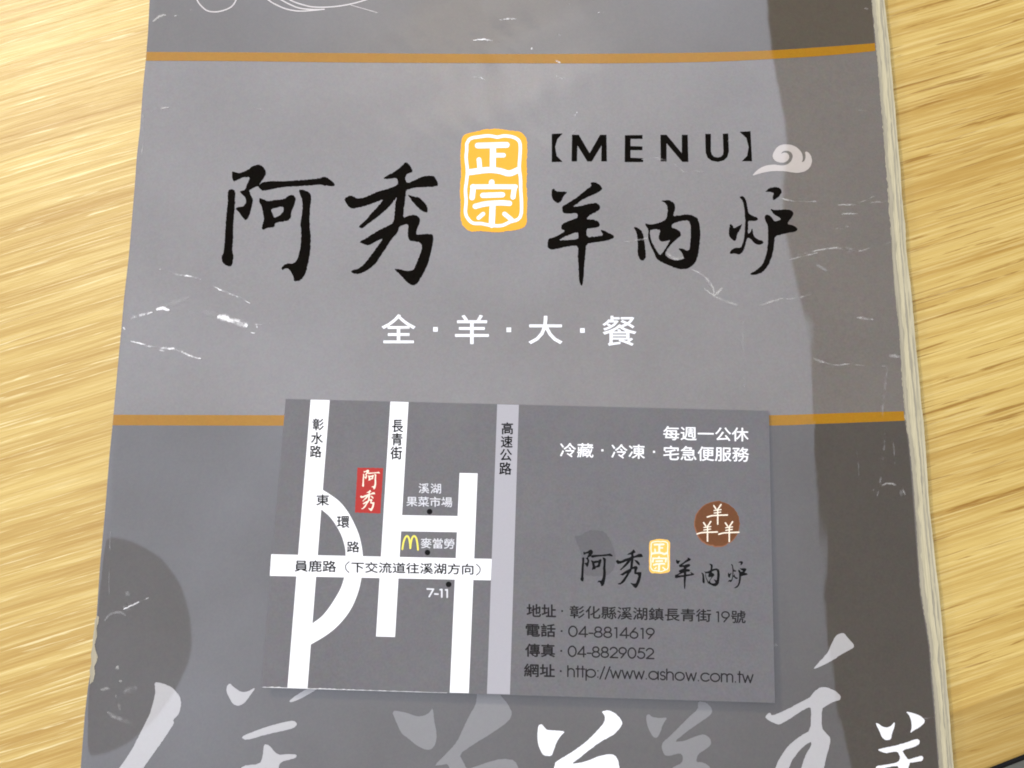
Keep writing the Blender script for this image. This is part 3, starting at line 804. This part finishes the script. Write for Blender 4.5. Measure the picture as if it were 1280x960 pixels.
# ------------------------------------------------------------------ creases: cracked lamination, and light glints painted as pale strips
z1, z2, z3, z4 = (130, 320, 210 / 1280), (880, 330, 300 / 1280), (960, 0, 1 / 3), (780, 220, 240 / 1280)
z5, z6, z7, z8 = (670, 150, 360 / 1280), (540, 0, 220 / 1280), (160, 0, 0.25), (90, 660, 160 / 768)
z9, z10, z11 = (90, 820, 0.25), (960, 320, 1 / 3), (960, 740, 0.25)
CRACK_GLINT = [([(425, 100), (480, 120), (560, 142), (650, 155), (740, 178)], 13, z1), ([(825, 225), (880, 255), (960, 290), (1020, 310), (1115, 362)], 12, z1), ([(185, 488), (250, 460), (370, 430)], 20, z1),
         ([(400, 412), (445, 398), (500, 415)], 26, z1), ([(865, 465), (920, 472), (975, 495)], 44, z1), ([(960, 490), (1030, 508), (1095, 535)], 44, z1), ([(1150, 525), (1200, 520), (1265, 510)], 14, z1), ([(1165, 515), (1168, 550)], 12, z1),
         ([(1120, 585), (1170, 590)], 9, z1), ([(205, 650), (270, 665), (350, 690), (420, 700), (480, 705), (560, 715), (620, 745), (690, 772), (740, 782)], 17, z1), ([(410, 715), (465, 725)], 14, z1), ([(145, 545), (165, 560)], 14, z1), ([(155, 615), (180, 628)], 12, z1),
         ([(0, 130), (60, 175), (130, 205), (200, 222), (300, 222), (360, 200), (420, 185)], 13, z2), ([(70, 165), (102, 125)], 9, z2), ([(440, 188), (500, 182), (570, 165)], 11, z2), ([(815, 285), (900, 297)], 14, z2),
         ([(580, 505), (640, 525)], 14, z2), ([(640, 525), (700, 540), (760, 535), (900, 545), (985, 545)], 8, z2), ([(985, 490), (1052, 493)], 18, z2),
         ([(360, 415), (405, 413)], 7, z3), ([(260, 770), (330, 765), (400, 735)], 6, z3), ([(275, 803), (335, 800)], 6, z3), ([(380, 762), (440, 755)], 6, z3), ([(210, 865), (300, 850)], 6, z3), ([(110, 955), (250, 930), (320, 945), (460, 910)], 7, z3), ([(280, 930), (330, 940)], 9, z3), ([(360, 32), (375, 34)], 6, z3),
         ([(0, 440), (80, 430), (160, 412)], 9, z4), ([(272, 508), (340, 550), (402, 548)], 18, z4), ([(450, 625), (530, 665), (590, 740), (600, 795)], 14, z4), ([(655, 745), (600, 798)], 14, z4), ([(1035, 148), (1130, 170)], 12, z4), ([(1130, 170), (1280, 172)], 7, z4), ([(1100, 560), (1200, 535), (1290, 512)], 11, z4),
         ([(470, 175), (540, 170), (620, 200), (660, 235)], 9, z5), ([(850, 95), (920, 75)], 6, z5), ([(470, 140), (500, 105)], 6, z5),
         ([(300, 295), (380, 288), (440, 300), (500, 315)], 12, z6), ([(490, 148), (560, 140), (615, 138)], 12, z6), ([(890, 548), (940, 570), (1000, 582)], 11, z6), ([(295, 562), (340, 560), (385, 585)], 9, z6), ([(1205, 95), (1250, 88)], 10, z6), ([(920, 250), (932, 258)], 18, z6), ([(720, 350), (728, 360)], 14, z6), ([(970, 42), (1000, 30)], 12, z6), ([(1010, 880), (1055, 815)], 12, z6), ([(890, 440), (935, 458)], 14, z6),
         ([(125, 110), (155, 85), (190, 75)], 12, z7), ([(232, 82), (252, 78)], 8, z7), ([(312, 38), (316, 54)], 12, z7), ([(90, 552), (150, 546), (205, 537)], 10, z7), ([(75, 590), (82, 550)], 10, z7), ([(50, 890), (65, 820)], 8, z7), ([(68, 780), (76, 735)], 6, z7),
         ([(310, 487), (380, 455), (460, 418)], 9, z8), ([(262, 845), (280, 825)], 12, z8), ([(283, 920), (302, 915)], 12, z8),
         ([(145, 168), (188, 160)], 16, z9), ([(218, 195), (233, 235), (242, 270)], 14, z9), ([(180, 278), (218, 308)], 20, z9), ([(225, 50), (235, 65)], 14, z9), ([(235, 125), (250, 130)], 12, z9),
         ([(385, 883), (440, 855), (490, 862), (515, 895)], 7, z10), ([(28, 274), (44, 262)], 14, z11), ([(775, 632), (832, 628)], 9, z11), ([(750, 806), (782, 800)], 8, z11)]
SCUFF_GLINT = [([(480, 375), (560, 350), (650, 315)], 34, z1), ([(610, 380), (680, 430), (745, 435)], 16, z1), ([(740, 425), (870, 450)], 44, z1), ([(15, 85), (60, 160)], 10, z2), ([(600, 5), (660, 40)], 16, z2), ([(975, 548), (960, 700), (945, 850)], 14, z2), ([(205, 300), (215, 660)], 12, z2),
         ([(100, 745), (180, 755)], 7, z3), ([(320, 412), (370, 416)], 8, z3), ([(660, 235), (740, 230), (850, 238)], 8, z5), ([(140, 80), (180, 45)], 9, z5), ([(620, 530), (710, 572)], 6, z7), ([(75, 740), (80, 600)], 7, z7),
         ([(195, 555), (235, 515), (290, 505), (325, 525)], 16, z8), ([(230, 20), (228, 200), (222, 400)], 8, z8), ([(260, 185), (325, 155)], 30, z9), ([(215, 305), (350, 345)], 26, z9), ([(330, 380), (345, 460), (310, 480)], 40, z8),
         ([(440, 640), (430, 780), (410, 900)], 8, z10), ([(470, 700), (475, 780)], 6, z10), ([(330, 720), (350, 900)], 5, z10), ([(500, 860), (500, 900)], 14, z10)]


def strips(name, items, m, ridge):
    V, Fc, uv, b = [], [], [], 0
    for p, wd, z in items:
        p = smooth_line(zoomed(p, *z), 8); wd = wd * z[2]
        L_ = np.linalg.norm(np.diff(p, axis=0), axis=1).sum()
        if len(p) < 4:
            p = p[0] + (p[-1] - p[0]) * np.linspace(0, 1, max(4, int(L_ / 2)))[:, None]
        t = np.gradient(p, axis=0); t /= np.linalg.norm(t, axis=1, keepdims=True) + 1e-9
        n = np.stack([-t[:, 1], t[:, 0]], 1)
        s = np.linspace(0, 1, len(p)); hw = wd * 0.75 * (0.3 + 0.7 * np.sin(np.pi * np.clip(s, 0.03, 0.97)) ** 0.5)
        p = p + n * np.array([RNG.gauss(0, 0.25) for _ in s])[:, None]
        l = on_surf(p + n * hw[:, None], 0.00007); c = on_surf(p, 0.00008 + ridge); r = on_surf(p - n * hw[:, None], 0.00007)
        k = len(p)
        V += [l, c, r]; uv += [0.0] * k + [1.0] * k + [0.0] * k
        for i in range(k - 1):
            Fc += [(b + i, b + k + i, b + k + i + 1, b + i + 1), (b + k + i, b + 2 * k + i, b + 2 * k + i + 1, b + k + i + 1)]
        b += 3 * k
    q = np.vstack(V)
    a = q[list(Fc[0])]
    o = link(name, q, Fc, M[m], cover)
    o.data.update()
    lay = o.data.uv_layers.new(name='UVMap')
    for lp in o.data.loops:
        lay.data[lp.index].uv = (uv[lp.vertex_index], 0.0)
    return o


DEEP = [i for i, c in enumerate(CRACK_GLINT) if c[0][0] in ((865, 465), (960, 490), (310, 487), (300, 295), (400, 412))]
for i, c in enumerate(CRACK_GLINT):
    strips('crease_crack_glint' if i == 0 else 'crease_crack_glint.%03d' % i, [c], 'wear_glint_solid' if i in DEEP else 'wear_glint' if c[2] in (z1, z6) else 'wear_glint_soft', 0.00003)  # left and head creases get the brighter painted glints
for i, c in enumerate(SCUFF_GLINT):
    strips('crease_scuff_glint' if i == 0 else 'crease_scuff_glint.%03d' % i, [c], 'wear_glint_faint', 0.00001)


# worn right edge of the cover and the torn patch of the spine
def edge_strip(name, fx, y0, y1, w0, w1, m, n, seed, inner):
    rg = np.random.RandomState(seed)
    ys = np.linspace(y0, y1, n)
    a = fx(ys); wd = np.abs(rg.normal(w0, w1, n)) * (np.interp(ys, np.linspace(y0, y1, 14), rg.uniform(0.2, 1.3, 14)))
    p0 = np.stack([a + inner * 0.0, ys], 1); p1 = np.stack([a + inner * np.maximum(wd, 0.15), ys], 1)
    q = np.vstack([on_surf(p0, 0.00006), on_surf(p1, 0.00006)])
    f = [(i, i + 1, n + i + 1, n + i) for i in range(n - 1)]
    a = q[list(f[0])]
    if np.cross(a[1] - a[0], a[2] - a[0])[2] < 0:
        f = [t[::-1] for t in f]
    return link(name, q, f, M[m], cover, surf_normals(q))


edge_strip('worn_edge', lambda y: RIGHT(y) + 0.2, -60, 1020, 1.0, 0.6, 'page_edge', 420, 4, -1)
tear = [(121.5, 769.5), (124, 771), (123, 778), (121, 785), (121.5, 795), (118.5, 806), (119.5, 812), (122.5, 821), (121, 827), (118, 833), (119, 842), (116.5, 852), (112, 855.5), (113.2, 846), (112.2, 838), (114.5, 830), (113.8, 818), (116, 806), (116.5, 795), (118, 785), (118.5, 776), (120, 772)]
S('torn_spine', [rough(tear, 1.0, 0.12, RNG)], 'page_edge', 0.00006)

# ------------------------------------------------------------------ the business card
cp = np.array(CARD_PX)


def bil(u, v):
    a = cp[0] + (cp[1] - cp[0]) * u; b = cp[3] + (cp[2] - cp[3]) * u
    return a + (b - a) * v


nu, nv = 24, 18
P = np.array([bil(i / nu, j / nv) for j in range(nv + 1) for i in range(nu + 1)])
q = on_card(P); k = nu + 1
top_f = [(j * k + i, (j + 1) * k + i, (j + 1) * k + i + 1, j * k + i + 1) for j in range(nv) for i in range(nu)]
card = link('business_card', q, top_f, M['card'])
card['label'] = 'grey business card with white street map, lying on the lower half of the menu'; card['category'] = 'business card'
# the body of the stock: side walls and underside
bd = [i for i in range(k)] + [j * k + nu for j in range(1, nv + 1)] + [nv * k + i for i in range(nu - 1, -1, -1)] + [j * k for j in range(nv - 1, 0, -1)]
up = q[bd].copy(); dn = up.copy(); up[:, 2] -= 0.000004; dn[:, 2] -= 0.00034
m_ = len(bd)
sf = [((i + 1) % m_, i, m_ + i, m_ + (i + 1) % m_) for i in range(m_)] + [tuple(range(m_, 2 * m_))]
link('card_stock', np.vstack([up, dn]), sf, M['card_edge'], card, smooth=False)


def K(name, outlines, m, off=0.000012, holes=(), grid=0.0):
    return print_on(on_card, name, outlines, M[m], card, off, holes, grid)


e1, e2 = bil(0, 0), bil(1, 0)
# streets
Dout = [(403.8, 612.5), (413.8, 618.8), (425, 627.5), (435, 640), (442.5, 653.8), (448.8, 668.8), (452.5, 685), (454, 700), (454, 708), (452, 721.7), (447.5, 741), (438.2, 762.3), (423.6, 781), (407.7, 794.2), (387.7, 806.2)]
Din = [(391, 778.8), (402.3, 770.3), (413, 757), (425, 737), (430.2, 721.7), (432.3, 708), (432, 694.4), (431.3, 685), (427.5, 671.3), (421.3, 658.8), (412.5, 646.3), (401.9, 636.9)]
STREETS = [[(388.3, 499.6), (412.2, 500.1), (384.3, 860.6), (359.3, 859.9)], [(488, 502.0), (510.7, 502.6), (493.8, 796.3), (470, 795.6)],
           [(574.5, 591.2), (597, 591.7), (586, 866.4), (562.2, 865.8)], [(495, 643.8), (580, 645.2), (578, 665.4), (494, 663.9)],
           [(339, 692.8), (614.8, 698.6), (613.5, 725.4), (337.3, 719.8)],
           [(395, 607)] + [tuple(a) for a in smooth_line(Dout)] + [(380, 806), (383, 780)] + [tuple(a) for a in smooth_line(Din)] + [(392, 628)]]
K('street_map', STREETS, 'card_white', grid=14.0)
K('highway_band', [[(621.5, 505.4), (648.6, 506.0), (637.4, 868.0), (608.7, 867.2)]], 'card_lilac', grid=14.0)
# town labels in black
b_ = 0.04
blk = [box_type('彰', 390.5, 404.9, 523, 538.3, b_), box_type('水', 388.7, 403.8, 540, 555.2, b_), box_type('路', 387.2, 402, 556.8, 572, b_),
       box_type('長', 490, 504, 524.5, 540.5, b_), box_type('青', 489.2, 503.3, 541.3, 557, b_), box_type('街', 487.9, 502.7, 557.9, 574.5, b_),
       box_type('高', 626.8, 641.4, 527.7, 543, b_), box_type('速', 626, 640.9, 544.5, 559.6, b_), box_type('公', 625, 640, 561, 576.3, b_), box_type('路', 624, 639.5, 577.7, 593.6, b_),
       box_type('東', 395.3, 411.5, 618, 632, b_), box_type('環', 421, 437, 645, 660, b_), box_type('路', 433.5, 449.4, 676.5, 690.6, b_),
       set_type('員鹿路', 367.9, 420.2, 707.2, 708.0, 14.6, b_), set_type('下交流道往溪湖方向', 439.2, 591.9, 708.8, 711.6, 13.8, b_)]
merge_type(on_card, 'street_names', blk, 'card_ink', card, 0.00002)
K('map_dots', [disc(537, 639.5, 3.5), disc(534.3, 690.6, 3.5), disc(560.8, 730.5, 3.6), ribbon([(436.5, 702.2), (432.6, 706), (432.0, 709), (433, 712.5), (436.2, 715.6)], 1.2), ribbon([(595.5, 705.2), (599.3, 709), (600.2, 712), (599.2, 715.5), (595.6, 718.8)], 1.2)], 'card_ink', 0.000022)
merge_type(on_card, 'place_names', [set_type('湖', 538.2, 551.3, 610.6, 610.8, 12.4, 0.02), set_type('果菜市場', 508, 565.4, 626.6, 627.8, 12.6, 0.02), set_type('麥當勞', 525.8, 568, 678.8, 679.8, 12.8, 0.02), set_type('溪', 523.3, 536.5, 610.3, 610.4, 12.4, 0.02)], 'card_pale_text', card, 0.00002)
K('yellow_arches', [zoomed(ribbon(p, 19), 480, 590, 120 / 1047) for p in ([(200, 842), (211, 775), (230, 718), (252, 698), (270, 718), (282, 770), (287, 832)], [(287, 832), (294, 770), (308, 718), (328, 698), (350, 718), (364, 778), (371, 848)])], 'card_yellow', 0.00002)
# red tag
K('red_tag', [rough([(446.8, 584.4), (479, 585.2), (475.5, 641.8), (443.7, 640.6)], 1.5, 0.15, RNG)], 'card_red', 0.000012)
o1, h1 = glyph('A1', (452.6, 475, 587.2, 611.6)); o2, h2 = glyph('A2', (450.2, 469, 612.6, 638.8))
K('tag_lettering', o1 + o2, 'card_cream', 0.00002, h1)
# opening notes
merge_type(on_card, 'service_lettering', [set_type('每週一公休', 829, 935.8, 541.2, 543.2, 17.6, 0.03), set_type('冷藏', 699.8, 741.8, 562.4, 563.2, 18, 0.03), sq(753, 562.9, 1.3), set_type('冷凍', 764, 806.3, 564, 564.8, 18, 0.03), sq(817.5, 564.8, 1.3), set_type('宅急便服務', 829, 936.3, 566, 568.2, 18.4, 0.03)], 'card_white', card, 0.00002)
# brown round mark with three small characters
BR = [(896.6 + (27.6 + RNG.gauss(0, 0.35)) * math.cos(a), 654.6 + (27.8 + RNG.gauss(0, 0.35)) * math.sin(a)) for a in np.linspace(0, 2 * math.pi, 60, endpoint=False)]
K('brown_mark_rim', [[(896.6 + (x - 896.6) * 1.035 - 0.4, 654.6 + (y - 654.6) * 1.035 + 0.5) for x, y in BR]], 'card_brown_rim', 0.000010)
K('brown_mark', [BR], 'card_brown', 0.000014)
three = []
for cx_, cy_ in ((998, 175), (930, 288), (1075, 290)):
    for p, wd in (([(0, -35), (0, 66)], 9), ([(-24, -25), (22, -31)], 7), ([(-24, -8), (20, -14)], 7), ([(-70, 18), (-30, 9), (65, 5)], 9), ([(-26, -57), (-12, -36)], 9), ([(22, -65), (6, -40)], 9)):
        three.append(zoomed(ribbon([(cx_ + a, cy_ + b) for a, b in p], wd), 710, 610, 240 / 1280))
K('brown_mark_lettering', three, 'card_cream', 0.00002)
# brush logo
cz = (710, 610, 240 / 1280)
K('ink_blot', [rough(rounded(zoomed([(40, 320), (90, 315), (130, 285), (190, 280), (250, 295), (280, 340), (305, 400), (320, 460), (310, 540), (270, 580), (180, 590), (110, 580), (95, 520), (90, 440), (60, 370)], *cz)), 2, 0.5, RNG)], 'card_blot', 0.00001)
for i, (kx, b) in enumerate((('A1', (82, 298, 410, 655)), ('A2', (318, 500, 410, 668)), ('A3', (712, 842, 465, 675)), ('A4', (888, 1012, 505, 655)), ('A5', (1065, 1198, 488, 668)))):
    bx = (cz[0] + b[0] * cz[2], cz[0] + b[1] * cz[2], cz[1] + b[2] * cz[2], cz[1] + b[3] * cz[2])
    o, h = glyph(kx, bx)
    K('logo_character' if i == 0 else 'logo_character.%03d' % i, o, 'card_ink', 0.00002, h)
so, ss = seal_parts((811.2, 837.6, 673.7, 717))
K('small_seal', [so], 'card_seal', 0.000014)
K('small_seal_lettering', ss, 'card_cream', 0.00002)

# address lines; the Latin is a plain geometric stroke type
X = 0.74


def arc(cx_, cy_, rx, ry, a0, a1, n=14):
    return [(cx_ + rx * math.cos(math.radians(a0 + (a1 - a0) * i / n)), cy_ + ry * math.sin(math.radians(a0 + (a1 - a0) * i / n))) for i in range(n + 1)]


ST_ = {'o': ([arc(.36, .37, .36, .37, 0, 360)], .86), 'a': ([arc(.36, .37, .36, .37, 0, 360), [(.74, 0), (.74, X)]], .90), 'c': ([arc(.36, .37, .36, .37, 42, 318)], .76),
       'p': ([arc(.40, .37, .36, .37, 0, 360), [(.02, -.28), (.02, X)]], .90), 'h': ([[(0, 0), (0, 1)], arc(.25, .46, .25, .28, 180, 0) + [(.5, 0)]], .66),
       'm': ([[(0, 0), (0, X)], arc(.22, .50, .22, .24, 180, 0) + [(.44, 0)], arc(.66, .50, .22, .24, 180, 0) + [(.88, 0)]], 1.04),
       's': ([arc(.2, .555, .17, .185, 30, 250) + arc(.2, .19, .19, .19, 80, -150)], .52), 't': ([[(.13, 0), (.13, 1)], [(0, X), (.27, X)]], .38),
       'w': ([[(0, X), (.2, 0), (.4, .66), (.6, 0), (.8, X)]], .92), ':': ([[(.05, .03), (.05, .04)], [(.05, .62), (.05, .63)]], .22), '/': ([[(0, -.12), (.36, 1.02)]], .42), '.': ([[(.06, .02), (.06, .03)]], .26),
       '0': ([arc(.31, .5, .30, .5, 0, 360)], .74), '1': ([[(.10, .93), (.24, .97), (.24, 0)]], .48), '2': ([arc(.28, .70, .27, .29, 165, -35) + [(.02, .01), (.58, .01)]], .68),
       '4': ([[(.46, 0), (.46, 1), (.0, .25), (.62, .25)]], .72), '5': ([[(.52, .98), (.16, .98), (.08, .55)] + arc(.27, .32, .28, .32, 125, -155)], .68),
       '6': ([arc(.29, .31, .28, .31, 0, 360), [(.40, 1.0), (.05, .45)]], .70), '8': ([arc(.28, .26, .28, .26, 0, 360), arc(.28, .75, .23, .24, 0, 360)], .69),
       '9': ([arc(.29, .69, .28, .31, 0, 360), [(.18, 0), (.53, .55)]], .70), '7': ([[(0, .96), (.56, .96), (.18, 0)]], .66), '-': ([[(.02, .36), (.30, .36)]], .40)}


def stroke_type(body, x0, x1, yb0, yb1, h, wd):
    """geometric type, baseline from (x0, yb0) to (x1, yb1), cap height h"""
    pl, x = [], 0.0
    for ch in body:
        g, adv = ST_[ch]
        for p in g:
            pl.append([(a + x, b) for a, b in p])
        x += adv
    xm = max(a for p in pl for a, b in p)
    out = []
    for p in pl:
        pp = [(x0 + (x1 - x0) * a / xm, yb0 + (yb1 - yb0) * a / xm - b * h) for a, b in p]
        # each stroke as short overlapping pieces so that closed loops keep their counters
        for i in range(len(pp) - 1):
            out.append(ribbon([pp[i], pp[i + 1]], wd, curve=False))
    return out


geo = stroke_type('19', 894, 911.5, 777.0, 777.4, 12.6, 1.7) + stroke_type('04-8814619', 710.8, 817.6, 795.4, 798.4, 12.8, 1.75) + stroke_type('04-8829052', 710.2, 817.2, 820.4, 823.4, 12.8, 1.75) + stroke_type('http://www.ashow.com.tw', 709.8, 941, 845.6, 853.4, 13.4, 1.7)
K('shop_number', stroke_type('7-11', 534, 559, 745.6, 746.6, 9.8, 2.0), 'card_pale_text', 0.00002)
K('number_lettering', geo, 'card_text', 0.00002)
merge_type(on_card, 'address_lettering', [set_type('地址', 658.2, 695.2, 762.8, 763.6, 16.4, 0.045), sq(702.7, 763.8, 1.1), set_type('彰化縣溪湖鎮長青街', 712, 889, 764.6, 769.6, 16.2, 0.03), set_type('號', 913.8, 932, 770.8, 771.2, 16.2, 0.03),
           set_type('電話', 657, 694.5, 787.4, 788.2, 16.8, 0.045), sq(702, 788.8, 1.1), set_type('傳真', 656.3, 693.8, 812.5, 813.3, 16.8, 0.045), sq(701.6, 813.6, 1.1), set_type('網址', 655, 693.8, 837.6, 838.6, 16.8, 0.045), sq(700.9, 838.9, 1.1)], 'card_text', card, 0.00002)

# the pale rubbed rim along the card's near edge
rim = [(328 + i * 3.0, 859.0 + (i * 3.0 - 2) * 0.0304) for i in range(78)]
K('rubbed_rim', [[(x, y + 0.25) for x, y in rim] + [(x, y - abs(RNG.gauss(0.55, 0.5)) * (1 - k / 90)) for k, (x, y) in reversed(list(enumerate(rim)))]], 'card_edge', 0.000026)
